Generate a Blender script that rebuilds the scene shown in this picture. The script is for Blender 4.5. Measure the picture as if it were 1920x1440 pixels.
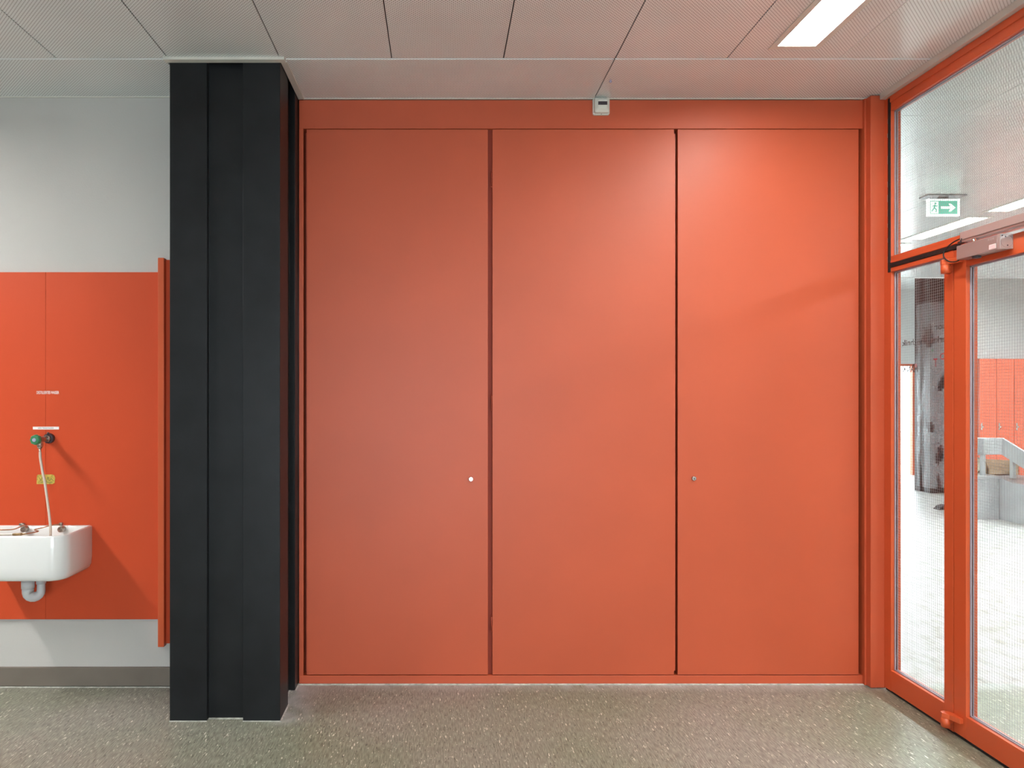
import bpy, bmesh, math, random
from mathutils import Vector, Matrix, noise
random.seed(7)
S = bpy.context.scene
COL = S.collection
for o in list(bpy.data.objects):
    bpy.data.objects.remove(o)

# ------------------------------------------------------------------ camera
cd = bpy.data.cameras.new('camera')
cam = bpy.data.objects.new('camera', cd)
COL.objects.link(cam)
cam.location = (0, 0, 1.48)
cam.rotation_euler = (math.pi / 2, 0, 0)
cd.sensor_width = 36
cd.lens = 36 * 1318 / 1920
cd.shift_x = (960 - 825) / 1920
cd.shift_y = (741 - 720) / 1920
cd.clip_start = 0.05
S.camera = cam

# ------------------------------------------------------------------ light, exposure
S.view_settings.view_transform = 'Standard'
S.view_settings.look = 'None'
S.view_settings.gamma = 1
S.view_settings.use_curve_mapping = False
S.view_settings.exposure = 0.42
LAMP_ROOM = 36.0        # strip lights in the room
LAMP_SINK = 112.0        # strip lights on the sink side
LAMP_HALL = 105.0        # strip lights in the hall
SKY = 13.0
W = bpy.data.worlds.new('sky')
S.world = W
W.use_nodes = True
bg = W.node_tree.nodes['Background']
bg.inputs[0].default_value = (0.82, 0.91, 1.0, 1)
bg.inputs[1].default_value = SKY


def portal(loc, rot, sx, sy):
    l = bpy.data.lights.new('daylight_portal', 'AREA')
    l.shape = 'RECTANGLE'
    l.size = sx
    l.size_y = sy
    l.cycles.is_portal = True
    o = bpy.data.objects.new('daylight_portal', l)
    o.location = loc
    o.rotation_euler = rot
    COL.objects.link(o)


portal((6.87, 13.06, 1.03), (-math.pi / 2, 0, 0), 3.74, 2.06)       # hall doors, light goes to -y
portal((-0.3, -4.38, 1.025), (math.pi / 2, 0, 0), 2.4, 1.95)          # classroom windows, light goes to +y

# ------------------------------------------------------------------ materials


def mat(name, col, rough=0.5, metal=0.0, spec=0.5, coat=0.0, bump=None, var=None):
    m = bpy.data.materials.new(name)
    m.use_nodes = True
    nt = m.node_tree
    b = nt.nodes['Principled BSDF']
    b.inputs['Base Color'].default_value = (*col, 1)
    b.inputs['Roughness'].default_value = rough
    b.inputs['Metallic'].default_value = metal
    b.inputs['Specular IOR Level'].default_value = spec
    b.inputs['Coat Weight'].default_value = coat
    if bump or var:
        geo = nt.nodes.new('ShaderNodeNewGeometry')
    if bump:
        sc, st, dist = bump
        n = nt.nodes.new('ShaderNodeTexNoise')
        n.inputs['Scale'].default_value = sc
        n.inputs['Detail'].default_value = 3
        nt.links.new(geo.outputs['Position'], n.inputs['Vector'])
        bp = nt.nodes.new('ShaderNodeBump')
        bp.inputs['Strength'].default_value = st
        bp.inputs['Distance'].default_value = dist
        nt.links.new(n.outputs[0], bp.inputs['Height'])
        nt.links.new(bp.outputs[0], b.inputs['Normal'])
    if var:
        sc, amt = var
        n = nt.nodes.new('ShaderNodeTexNoise')
        n.inputs['Scale'].default_value = sc
        n.inputs['Detail'].default_value = 5
        nt.links.new(geo.outputs['Position'], n.inputs['Vector'])
        r = nt.nodes.new('ShaderNodeValToRGB')
        r.color_ramp.elements[0].position = 0.3
        r.color_ramp.elements[1].position = 0.7
        r.color_ramp.elements[0].color = (*[c * (1 - amt) for c in col], 1)
        r.color_ramp.elements[1].color = (*[min(1, c * (1 + amt)) for c in col], 1)
        nt.links.new(n.outputs[0], r.inputs[0])
        nt.links.new(r.outputs[0], b.inputs['Base Color'])
    return m


def emit(name, col, strength):
    m = bpy.data.materials.new(name)
    m.use_nodes = True
    b = m.node_tree.nodes['Principled BSDF']
    b.inputs['Base Color'].default_value = (0.8, 0.8, 0.8, 1)
    b.inputs['Emission Color'].default_value = (*col, 1)
    b.inputs['Emission Strength'].default_value = strength
    return m


def math_node(nt, op, a, b=None, c=None):
    n = nt.nodes.new('ShaderNodeMath')
    n.operation = op
    for i, v in enumerate((a, b, c)):
        if v is None:
            continue
        if isinstance(v, (int, float)):
            n.inputs[i].default_value = v
        else:
            nt.links.new(v, n.inputs[i])
    return n.outputs[0]


def perforated(name, col, rough, pitch=0.0150, hole=0.0020):
    m = mat(name, col, rough, 0.0, 0.9)
    nt = m.node_tree
    b = nt.nodes['Principled BSDF']
    geo = nt.nodes.new('ShaderNodeNewGeometry')
    sep = nt.nodes.new('ShaderNodeSeparateXYZ')
    nt.links.new(geo.outputs['Position'], sep.inputs[0])
    ds = []
    for off in (0.0, 0.5):
        u = math_node(nt, 'MULTIPLY_ADD', sep.outputs[0], 1 / pitch, off + 100)
        v = math_node(nt, 'MULTIPLY_ADD', sep.outputs[1], 1 / pitch, off + 100)
        u = math_node(nt, 'SUBTRACT', math_node(nt, 'FRACT', u), 0.5)
        v = math_node(nt, 'SUBTRACT', math_node(nt, 'FRACT', v), 0.5)
        d = math_node(nt, 'ADD', math_node(nt, 'MULTIPLY', u, u), math_node(nt, 'MULTIPLY', v, v))
        ds.append(d)
    d = math_node(nt, 'SQRT', math_node(nt, 'MINIMUM', ds[0], ds[1]))
    h = math_node(nt, 'LESS_THAN', d, hole / pitch)
    n = nt.nodes.new('ShaderNodeTexNoise')
    n.inputs['Scale'].default_value = 1.3
    nt.links.new(geo.outputs['Position'], n.inputs['Vector'])
    r = nt.nodes.new('ShaderNodeValToRGB')
    r.color_ramp.elements[0].position = 0.35
    r.color_ramp.elements[1].position = 0.65
    r.color_ramp.elements[0].color = (*[c * 0.94 for c in col], 1)
    r.color_ramp.elements[1].color = (*[c * 1.05 for c in col], 1)
    nt.links.new(n.outputs[0], r.inputs[0])
    mx = nt.nodes.new('ShaderNodeMix')
    mx.data_type = 'RGBA'
    nt.links.new(h, mx.inputs[0])
    nt.links.new(r.outputs[0], mx.inputs[6])
    mx.inputs[7].default_value = (0.05, 0.04, 0.035, 1)
    nt.links.new(mx.outputs[2], b.inputs['Base Color'])
    sp = math_node(nt, 'MULTIPLY_ADD', h, -0.8, 0.9)
    nt.links.new(sp, b.inputs['Specular IOR Level'])
    return m


def linoleum(name):
    m = mat(name, (0.3, 0.28, 0.22), 0.33, 0, 0.5)
    nt = m.node_tree
    b = nt.nodes['Principled BSDF']
    geo = nt.nodes.new('ShaderNodeNewGeometry')

    def mapped(sx, sy):
        v = nt.nodes.new('ShaderNodeVectorMath')
        v.operation = 'MULTIPLY'
        v.inputs[1].default_value = (sx, sy, 0)
        nt.links.new(geo.outputs['Position'], v.inputs[0])
        return v.outputs[0]

    def ramp(src, stops):
        r = nt.nodes.new('ShaderNodeValToRGB')
        r.color_ramp.elements[0].position, r.color_ramp.elements[0].color = stops[0][0], (*stops[0][1], 1)
        r.color_ramp.elements[1].position, r.color_ramp.elements[1].color = stops[-1][0], (*stops[-1][1], 1)
        for p, c in stops[1:-1]:
            e = r.color_ramp.elements.new(p)
            e.color = (*c, 1)
        nt.links.new(src, r.inputs[0])
        return r.outputs[0]

    def noise_t(vec, scale, detail=4):
        n = nt.nodes.new('ShaderNodeTexNoise')
        n.inputs['Scale'].default_value = scale
        n.inputs['Detail'].default_value = detail
        nt.links.new(vec, n.inputs['Vector'])
        return n.outputs[0]

    def mix(f, a, c, mode='MIX'):
        x = nt.nodes.new('ShaderNodeMix')
        x.data_type = 'RGBA'
        x.blend_type = mode
        for k, v in ((0, f), (6, a), (7, c)):
            if isinstance(v, (int, float)):
                x.inputs[k].default_value = v
            elif isinstance(v, tuple):
                x.inputs[k].default_value = (*v, 1)
            else:
                nt.links.new(v, x.inputs[k])
        return x.outputs[2]
    base = ramp(noise_t(mapped(1, 1), 1.1, 2), [(0.38, FLOOR_A), (0.62, FLOOR_B)])
    streak = ramp(noise_t(mapped(190, 22), 1.0, 4), [(0.28, (0.50, 0.50, 0.48)), (0.72, (1.46, 1.46, 1.46))])
    c = mix(1.0, base, streak, 'MULTIPLY')
    wob = nt.nodes.new('ShaderNodeTexNoise')
    wob.inputs['Scale'].default_value = 90
    nt.links.new(geo.outputs['Position'], wob.inputs['Vector'])
    wv = nt.nodes.new('ShaderNodeVectorMath')
    wv.operation = 'MULTIPLY_ADD'
    wv.inputs[1].default_value = (0.008, 0.008, 0)
    nt.links.new(wob.outputs['Color'], wv.inputs[0])
    nt.links.new(geo.outputs['Position'], wv.inputs[2])
    for sx, sy, lo, hi, colr in ((170, 32, 0.974, 0.40, (0.74, 0.72, 0.64)), (250, 56, 0.968, 0.42, (0.68, 0.66, 0.58)), (330, 110, 0.962, 0.42, (0.62, 0.60, 0.52)), (210, 42, 0.955, 0.38, (0.05, 0.047, 0.04))):
        mv = nt.nodes.new('ShaderNodeVectorMath')
        mv.operation = 'MULTIPLY'
        mv.inputs[1].default_value = (sx, sy, 0)
        nt.links.new(wv.outputs[0], mv.inputs[0])
        v = nt.nodes.new('ShaderNodeTexVoronoi')
        v.inputs['Scale'].default_value = 1
        nt.links.new(mv.outputs[0], v.inputs['Vector'])
        s = nt.nodes.new('ShaderNodeSeparateColor')
        nt.links.new(v.outputs['Color'], s.inputs[0])
        on = math_node(nt, 'MULTIPLY', math_node(nt, 'GREATER_THAN', s.outputs[0], lo), math_node(nt, 'LESS_THAN', v.outputs['Distance'], hi))
        c = mix(math_node(nt, 'MULTIPLY', on, 0.85), c, colr)
    # pale scuffed polish left along the column and the cabinet base
    p = nt.nodes.new('ShaderNodeSeparateXYZ')
    nt.links.new(geo.outputs['Position'], p.inputs[0])

    def fade(src, a_, b_):
        n = nt.nodes.new('ShaderNodeMapRange')
        n.inputs[1].default_value, n.inputs[2].default_value = a_, b_
        nt.links.new(src, n.inputs[0])
        return n.outputs[0]
    m1 = math_node(nt, 'MULTIPLY', fade(p.outputs[1], 3.50, 3.60), fade(p.outputs[0], -1.2, -0.9))
    m2 = math_node(nt, 'MULTIPLY', fade(p.outputs[0], -0.55, -0.70), math_node(nt, 'MULTIPLY', fade(p.outputs[1], 3.13, 3.24), fade(p.outputs[0], -0.80, -0.74)))
    wear = math_node(nt, 'MULTIPLY', math_node(nt, 'MAXIMUM', m1, m2), fade(noise_t(mapped(9, 5), 1.6, 5), 0.25, 0.62))
    c = mix(math_node(nt, 'MULTIPLY', wear, 0.95), c, (0.46, 0.46, 0.46))
    nt.links.new(c, b.inputs['Base Color'])
    rr = math_node(nt, 'MULTIPLY_ADD', noise_t(mapped(1, 1), 3.0), 0.18, 0.24)
    nt.links.new(rr, b.inputs['Roughness'])
    return m


def glass_mat(name):
    m = bpy.data.materials.new(name)
    m.use_nodes = True
    nt = m.node_tree
    nt.nodes.remove(nt.nodes['Principled BSDF'])
    out = nt.nodes['Material Output']
    tr = nt.nodes.new('ShaderNodeBsdfTransparent')
    tr.inputs[0].default_value = (0.955, 0.975, 0.965, 1)
    gl = nt.nodes.new('ShaderNodeBsdfGlossy')
    gl.inputs['Roughness'].default_value = 0.02
    lw = nt.nodes.new('ShaderNodeLayerWeight')
    f5 = math_node(nt, 'POWER', lw.outputs['Facing'], 5.0)
    fr = math_node(nt, 'MULTIPLY_ADD', f5, 0.9, 0.04)
    mx = nt.nodes.new('ShaderNodeMixShader')
    nt.links.new(fr, mx.inputs[0])
    nt.links.new(tr.outputs[0], mx.inputs[1])
    nt.links.new(gl.outputs[0], mx.inputs[2])
    nt.links.new(mx.outputs[0], out.inputs[0])
    return m


def film_mat(name):
    m = bpy.data.materials.new(name)
    m.use_nodes = True
    nt = m.node_tree
    b = nt.nodes['Principled BSDF']
    b.inputs['Base Color'].default_value = (0.8, 0.82, 0.85, 1)
    b.inputs['Roughness'].default_value = 0.18
    out = nt.nodes['Material Output']
    tr = nt.nodes.new('ShaderNodeBsdfTransparent')
    mx = nt.nodes.new('ShaderNodeMixShader')
    mx.inputs[0].default_value = 0.17
    nt.links.new(tr.outputs[0], mx.inputs[1])
    nt.links.new(b.outputs[0], mx.inputs[2])
    nt.links.new(mx.outputs[0], out.inputs[0])
    return m


RED = (0.52, 0.086, 0.031)
FLOOR_A = (0.205, 0.222, 0.165)
FLOOR_B = (0.262, 0.250, 0.215)
M = {}
M['paint'] = mat('orange_red_paint', RED, 0.47, 0, 0.54, bump=(420, 0.05, 0.001), var=(2.2, 0.04))
M['panel'] = mat('orange_red_laminate', (0.56, 0.070, 0.022), 0.5, 0, 0.22, bump=(300, 0.04, 0.001), var=(2.0, 0.04))
M['metal_paint'] = mat('orange_red_gloss', (0.60, 0.098, 0.030), 0.33, 0, 0.5, var=(3, 0.03))
M['recess'] = mat('dark_red_recess', (0.30, 0.045, 0.022), 0.6, 0, 0.3)
M['black'] = mat('black_column_paint', (0.0095, 0.0105, 0.012), 0.41, 0, 0.28, bump=(160, 0.06, 0.001), var=(7, 0.25))
M['wall'] = mat('off_white_plaster', (0.50, 0.49, 0.47), 0.75, 0, 0.3, bump=(180, 0.25, 0.002), var=(1.5, 0.03))
M['hall_wall'] = mat('hall_white_plaster', (0.70, 0.72, 0.71), 0.7, 0, 0.3, bump=(120, 0.2, 0.002))
M['baseboard'] = mat('grey_brown_vinyl', (0.17, 0.145, 0.12), 0.5, 0, 0.4, var=(5, 0.08))
M['ceiling'] = perforated('perforated_metal_ceiling', (0.81, 0.86, 0.86), 0.21)
M['ceiling_void'] = mat('ceiling_void', (0.03, 0.028, 0.025), 0.9)
M['white_trim'] = mat('cream_white_trim', (0.62, 0.61, 0.56), 0.45, 0, 0.4)
M['floor'] = linoleum('speckled_linoleum')
M['sealant'] = mat('scuffed_white_sealant', (0.52, 0.51, 0.48), 0.6, 0, 0.3, var=(40, 0.35))
M['ceramic'] = mat('white_ceramic', (0.80, 0.81, 0.80), 0.12, 0, 0.5, coat=0.3)
M['pvc'] = mat('pale_grey_plastic', (0.60, 0.61, 0.63), 0.35, 0, 0.5)
M['white_plastic'] = mat('white_plastic', (0.72, 0.74, 0.68), 0.35, 0, 0.5)
M['dark_plastic'] = mat('dark_grey_plastic', (0.055, 0.045, 0.055), 0.3, 0, 0.5)
M['rubber'] = mat('black_rubber', (0.016, 0.014, 0.014), 0.6, 0, 0.3, var=(60, 0.4))
M['chrome'] = mat('chrome', (0.78, 0.78, 0.77), 0.16, 1.0)
M['nickel'] = mat('dull_nickel', (0.45, 0.42, 0.37), 0.3, 1.0, var=(70, 0.25))
M['brass'] = mat('aged_brass', (0.42, 0.33, 0.18), 0.35, 1.0)
M['copper'] = mat('copper', (0.50, 0.24, 0.14), 0.35, 1.0, var=(60, 0.25))
M['green'] = mat('green_plastic', (0.045, 0.22, 0.10), 0.35, 0, 0.5)
M['lilac'] = mat('lilac_cap', (0.36, 0.36, 0.50), 0.35, 0, 0.5)
M['hose'] = mat('cream_hose', (0.62, 0.52, 0.44), 0.35, 0, 0.5)
M['white_print'] = mat('white_print', (0.85, 0.80, 0.78), 0.5)
M['black_print'] = mat('black_print', (0.012, 0.012, 0.014), 0.5)
M['red_print'] = mat('red_print', (0.60, 0.03, 0.06), 0.5)
M['green_print'] = mat('green_print', (0.03, 0.30, 0.10), 0.5)
M['pink_print'] = mat('pink_print', (0.72, 0.36, 0.40), 0.5)
M['sticker'] = mat('yellow_tape', (0.48, 0.36, 0.07), 0.5, 0, 0.4, var=(90, 0.3))
M['scribble'] = mat('grey_green_ink', (0.14, 0.17, 0.06), 0.6)
M['aluminium'] = mat('anodised_aluminium', (0.50, 0.48, 0.47), 0.36, 0.55, 0.5)
M['aluminium_dark'] = mat('grey_brown_aluminium', (0.36, 0.29, 0.28), 0.38, 0.4, 0.5)
M['gasket'] = mat('lilac_grey_gasket', (0.34, 0.31, 0.36), 0.4, 0, 0.5)
M['wire'] = mat('steel_wire', (0.34, 0.35, 0.36), 0.45, 0.3, 0.5)
M['steel'] = mat('brushed_steel', (0.46, 0.48, 0.49), 0.38, 0.6, 0.5, var=(4, 0.1))
M['steel_dark'] = mat('dull_dark_steel', (0.26, 0.28, 0.29), 0.42, 0.5, 0.5, var=(4, 0.1))
M['card'] = mat('brown_cardboard', (0.34, 0.24, 0.16), 0.8, 0, 0.2, var=(12, 0.15))
M['bag'] = mat('cream_plastic_bag', (0.74, 0.70, 0.56), 0.4, 0, 0.5)
M['locker'] = mat('salmon_red_locker', (0.58, 0.12, 0.065), 0.4, 0, 0.5)
M['glass'] = glass_mat('clear_glass')
M['film'] = film_mat('clear_plastic_film')
M['concrete'] = mat('pale_concrete', (0.55, 0.55, 0.53), 0.8, 0, 0.3, var=(3, 0.1))
M['lamp_room'] = emit('warm_white_diffuser', (1.0, 0.97, 0.92), LAMP_ROOM)
M['lamp_sink'] = emit('warm_white_diffuser', (1.0, 0.97, 0.93), LAMP_SINK)
M['lamp_hall'] = emit('neutral_white_diffuser', (0.94, 0.98, 1.0), LAMP_HALL)
M['sign_white'] = emit('lit_white_sign', (0.92, 1.0, 0.97), 0.7)
M['sign_green'] = emit('lit_green_sign', (0.10, 0.48, 0.36), 0.5)
M['sign_green'].node_tree.nodes['Principled BSDF'].inputs['Base Color'].default_value = (0.08, 0.40, 0.28, 1)

# ------------------------------------------------------------------ helpers


class MB:
    """collects shapes in one bmesh"""

    def __init__(self):
        self.b = bmesh.new()
        self.mi = 0

    def _faces(self, fs):
        for f in fs:
            f.material_index = self.mi

    def box(self, x0, x1, y0, y1, z0, z1, bev=0.0, seg=2):
        b = bmesh.new()
        bmesh.ops.create_cube(b, size=1)
        for v in b.verts:
            v.co = Vector(((x0 + x1) / 2 + v.co.x * (x1 - x0), (y0 + y1) / 2 + v.co.y * (y1 - y0), (z0 + z1) / 2 + v.co.z * (z1 - z0)))
        if bev:
            bmesh.ops.bevel(b, geom=list(b.edges), offset=bev, segments=seg, affect='EDGES', profile=0.5)
        self.merge(b)
        return self

    def merge(self, b, mtx=None):
        vs = {v: self.b.verts.new(mtx @ v.co if mtx else v.co) for v in b.verts}
        for f in b.faces:
            try:
                nf = self.b.faces.new([vs[v] for v in f.verts])
                nf.material_index = self.mi
                nf.smooth = f.smooth
            except ValueError:
                pass
        b.free()

    def cyl(self, p0, p1, r0, r1=None, n=20, smooth=True):
        p0, p1 = Vector(p0), Vector(p1)
        r1 = r0 if r1 is None else r1
        d = p1 - p0
        b = bmesh.new()
        bmesh.ops.create_cone(b, cap_ends=True, cap_tris=False, segments=n, radius1=r0, radius2=r1, depth=d.length)
        for f in b.faces:
            f.smooth = smooth and len(f.verts) == 4
        q = Vector((0, 0, 1)).rotation_difference(d.normalized()).to_matrix().to_4x4()
        self.merge(b, Matrix.Translation((p0 + p1) / 2) @ q)
        return self

    def sphere(self, c, r, sz=1.0, n=14):
        b = bmesh.new()
        bmesh.ops.create_uvsphere(b, u_segments=n, v_segments=n // 2 + 1, radius=r)
        for f in b.faces:
            f.smooth = True
        self.merge(b, Matrix.Translation(c) @ Matrix.Diagonal((1, 1, sz, 1)))
        return self

    def tube(self, pts, r, n=10, smooth_path=True):
        pts = [Vector(p) for p in pts]
        if smooth_path and len(pts) > 2:
            out = []
            for i in range(len(pts) - 1):
                a, b_, c, d = pts[max(i - 1, 0)], pts[i], pts[i + 1], pts[min(i + 2, len(pts) - 1)]
                for k in range(6):
                    t = k / 6
                    out.append(0.5 * ((2 * b_) + (c - a) * t + (2 * a - 5 * b_ + 4 * c - d) * t * t + (3 * b_ - 3 * c + d - a) * t ** 3))
            out.append(pts[-1])
            pts = out
        rings = []
        up = Vector((0.3, 0.2, 0.93)).normalized()
        for i, p in enumerate(pts):
            t = (pts[min(i + 1, len(pts) - 1)] - pts[max(i - 1, 0)]).normalized()
            u = (up - t * up.dot(t)).normalized()
            w = t.cross(u)
            up = u
            rr = r[i] if isinstance(r, (list, tuple)) else r
            rings.append([self.b.verts.new(p + (u * math.cos(2 * math.pi * k / n) + w * math.sin(2 * math.pi * k / n)) * rr) for k in range(n)])
        for a, b_ in zip(rings, rings[1:]):
            for k in range(n):
                f = self.b.faces.new((a[k], a[(k + 1) % n], b_[(k + 1) % n], b_[k]))
                f.smooth = True
                f.material_index = self.mi
        for rg in (rings[0], rings[-1]):
            f = self.b.faces.new(rg)
            f.material_index = self.mi
        return self

    def prism(self, poly, lo, hi, axis='z'):
        """polygon extruded along an axis; poly gives the two other coordinates"""
        def P(a, b_, h):
            return {'z': (a, b_, h), 'y': (a, h, b_), 'x': (h, a, b_)}[axis]
        v0 = [self.b.verts.new(P(a, b_, lo)) for a, b_ in poly]
        v1 = [self.b.verts.new(P(a, b_, hi)) for a, b_ in poly]
        n = len(poly)
        fs = [self.b.faces.new(v0), self.b.faces.new(v1)]
        for k in range(n):
            fs.append(self.b.faces.new((v0[k], v0[(k + 1) % n], v1[(k + 1) % n], v1[k])))
        self._faces(fs)
        return self

    def build(self, name, mats, parent=None, bevel=None, smooth=None):
        bmesh.ops.recalc_face_normals(self.b, faces=self.b.faces)
        me = bpy.data.meshes.new(name)
        base = root_loc(parent)
        if base.length:
            bmesh.ops.translate(self.b, verts=self.b.verts, vec=-base)
        self.b.to_mesh(me)
        self.b.free()
        for m_ in (mats if isinstance(mats, (list, tuple)) else [mats]):
            me.materials.append(m_)
        o = bpy.data.objects.new(name, me)
        COL.objects.link(o)
        o.parent = parent
        if bevel:
            md = o.modifiers.new('bevel', 'BEVEL')
            md.width = bevel
            md.segments = 2
            md.limit_method = 'ANGLE'
        return o


def root_loc(p):
    v = Vector((0, 0, 0))
    while p is not None:
        v += p.location
        p = p.parent
    return v


def tag(o, label, cat, group=None):
    o['label'] = label
    o['category'] = cat
    if group:
        o['group'] = group
    return o


def thing(name, label, cat, loc=(0, 0, 0), group=None):
    o = bpy.data.objects.new(name, None)
    o.empty_display_size = 0.1
    o.location = loc
    COL.objects.link(o)
    return tag(o, label, cat, group)


def struct_empty(name, loc=(0, 0, 0)):
    o = bpy.data.objects.new(name, None)
    o.empty_display_size = 0.1
    o.location = loc
    COL.objects.link(o)
    o['kind'] = 'structure'
    return o


def struct(name, mb, m):
    o = mb.build(name, m)
    o['kind'] = 'structure'
    return o


def dup(root, loc):
    r = root.copy()
    COL.objects.link(r)
    r.location = loc
    for ch in list(root.children):
        c = ch.copy()
        COL.objects.link(c)
        c.parent = r
        for g in ch.children:
            d = g.copy()
            COL.objects.link(d)
            d.parent = c
    return r


def text_mesh(name, body, m, parent, origin, xdir, ydir, width=None, cap=None, extrude=0.0003, bold=0.0):
    """flat lettering as a mesh: origin = start of the baseline"""
    cu = bpy.data.curves.new(name, 'FONT')
    cu.body = body
    cu.size = 1
    cu.offset = bold
    tmp = bpy.data.objects.new('tmp', cu)
    COL.objects.link(tmp)
    bpy.context.view_layer.update()
    me = bpy.data.meshes.new_from_object(tmp.evaluated_get(bpy.context.evaluated_depsgraph_get()))
    bpy.data.objects.remove(tmp)
    xs = [v.co.x for v in me.vertices]
    x0, x1 = min(xs), max(xs)
    k = (width / (x1 - x0)) if width else 1
    ky = (cap / 0.7) if cap else k
    if not width:
        k = ky
    xd, yd = Vector(xdir), Vector(ydir)
    zd = xd.cross(yd)
    base = root_loc(parent)
    bm = bmesh.new()
    bm.from_mesh(me)
    for v in bm.verts:
        v.co = Vector(origin) + xd * ((v.co.x - x0) * k) + yd * (v.co.y * ky) + zd * extrude - base
    bm.to_mesh(me)
    bm.free()
    me.name = name
    me.materials.clear()
    me.materials.append(m)
    o = bpy.data.objects.new(name, me)
    COL.objects.link(o)
    o.parent = parent
    return o


H = 3.0          # ceiling height
XF = 2.24        # room side of the glazed partition
YB = 3.60        # face of the cabinet doors
YW = 3.575       # wall behind the sink

# ------------------------------------------------------------------ setting: floor, walls
struct('floor', MB().box(-5.5, 10.3, -4.6, 13.2, -0.1, 0), M['floor'])
struct('wall_back', MB().box(-5.5, -1.10, YW, 3.75, 0, H + 0.06), M['wall'])
struct('leak_filler', MB().box(-0.75, 2.30, 3.66, 4.27, 2.995, H + 0.06), M['ceiling_void'])  # added unseen filler over the cabinet, keeps sky light from leaking in
struct('wall_left', MB().box(-5.45, -5.3, -4.5, YW, 0, H + 0.06), M['wall'])
w = MB().box(-5.45, 2.34, -4.55, -4.40, 0, 0.05).box(-5.45, 2.34, -4.55, -4.40, 2.0, H + 0.06)
w.box(-5.45, -1.5, -4.55, -4.40, 0.05, 2.0).box(0.9, 2.34, -4.55, -4.40, 0.05, 2.0)
struct('wall_front', w, M['wall'])
struct('wall_right', MB().box(XF, XF + 0.1, -4.45, 2.06, 0, H + 0.06), M['wall'])
struct('wall_inner', MB().box(2.19, 2.30, 3.62, 13.1, 0, H + 0.5), M['hall_wall'])
w = MB().box(2.2, 5.0, 13.0, 13.15, 0, 3.5).box(8.80, 10.3, 13.0, 13.15, 0, 3.5).box(5.0, 8.80, 13.0, 13.15, 2.06, 3.5)
struct('wall_far', w, M['hall_wall'])
struct('wall_rear', MB().box(7.92, 10.2, 10.5, 10.62, 0, 3.45), M['hall_wall'])
struct('wall_side', MB().box(10.0, 10.15, -4.4, 13.1, 0, 3.5), M['hall_wall'])
struct('wall_end', MB().box(2.3, 10.1, -4.55, -4.4, 0, 3.1), M['hall_wall'])
struct('baseboard_back', MB().box(-5.3, -1.2, YW - 0.012, YW + 0.002, 0.004, 0.10, 0.003), M['baseboard'])

# windows behind the viewer that let daylight in
w3 = struct_empty('window_3', (-0.3, -4.45, 0.05))
f = MB()
for x in (-1.48, -0.3, 0.88):
    f.box(x - 0.025, x + 0.025, -4.5, -4.43, 0.05, 2.0)
f.box(-1.5, 0.9, -4.5, -4.43, 0.05, 0.10).box(-1.5, 0.9, -4.5, -4.43, 1.95, 2.0)
f.build('window_frame', M['metal_paint'], w3)
MB().box(-1.48, 0.88, -4.47, -4.464, 0.08, 1.97).build('pane', M['glass'], w3)

# hall doors at the far end with bright daylight behind
w4 = struct_empty('window_4', (6.87, 13.05, 0))
f = MB()
for x in (5.02, 6.25, 7.48, 8.785):
    f.box(x - 0.025, x + 0.025, 13.03, 13.1, 0, 2.06)
f.box(5.0, 8.80, 13.03, 13.1, 2.02, 2.06)
f.build('window_frame', M['metal_paint'], w4)
MB().box(5.0, 8.78, 13.06, 13.066, 0.01, 2.04).build('pane', M['glass'], w4)
struct('ground', MB().box(-4, 20, 13.3, 30, -0.2, -0.05), M['concrete'])

# ------------------------------------------------------------------ ceiling
ce = MB().box(-5.5, 10.3, -4.6, 9.1, H + 0.05, H + 0.12)
ceiling = struct('ceiling', ce, M['ceiling_void'])
struct('trim_9', MB().box(2.2, 10.3, 9.1, 13.2, 3.44, 3.5).box(2.2, 10.3, 9.062, 9.12, H - 0.004, 3.5), M['hall_wall'])
GAP = 0.0022
panel_cache = {}


def panel(x0, x1, y0, y1, hole=None):
    """one perforated metal ceiling panel; a light fitting may cut it"""
    w_, d_ = x1 - x0, y1 - y0
    key = (round(w_, 3), round(d_, 3), hole and tuple(round(v, 3) for v in (hole[0] - x0, hole[1] - x0, hole[2] - y0, hole[3] - y0)))
    me = panel_cache.get(key)
    if me is None:
        mb = MB()
        if hole:
            a, b_, c, d = (hole[0] - x0, hole[1] - x0, hole[2] - y0, hole[3] - y0)
            mb.box(GAP, a, GAP, d_ - GAP, 0, 0.007).box(b_, w_ - GAP, GAP, d_ - GAP, 0, 0.007)
            if c > GAP:
                mb.box(a, b_, GAP, c, 0, 0.007)
            if d < d_ - GAP:
                mb.box(a, b_, d, d_ - GAP, 0, 0.007)
        else:
            mb.box(GAP, w_ - GAP, GAP, d_ - GAP, 0, 0.007, 0.0008, 1)
        o = mb.build('ceiling_panel', M['ceiling'], None)
        panel_cache[key] = o.data
    else:
        o = bpy.data.objects.new('ceiling_panel', me)
        COL.objects.link(o)
    o.parent = ceiling
    o.location = (x0, y0, H)
    return o


PITCH = 0.5045
XS = [-0.7225 + PITCH * k for k in range(-9, 6)] + [XF + 0.02]
L_W = 0.11
LXR, LXL = 1.548, 1.548 - 10 * PITCH
rows = [3.08 - 1.04 * k for k in range(7)]           # far ends of the strips, 0.88 long
row_y = [3.174, 2.12, 1.08, 0.04, -1.0, -2.04, -3.08, -4.42]
for i in range(len(XS) - 1):
    for j in range(7):
        y1, y0 = row_y[j], row_y[j + 1]
        hole = None
        for lx in (LXR, LXL):
            if XS[i] < lx < XS[i + 1]:
                hole = (lx - L_W, lx + L_W, rows[j] - 0.88, rows[j]) if lx > 0 or j < 2 else None
        panel(XS[i], XS[i + 1], y0, y1, hole)
def border_panel(*a):
    panel(*a).location.z = H - 0.003


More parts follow.
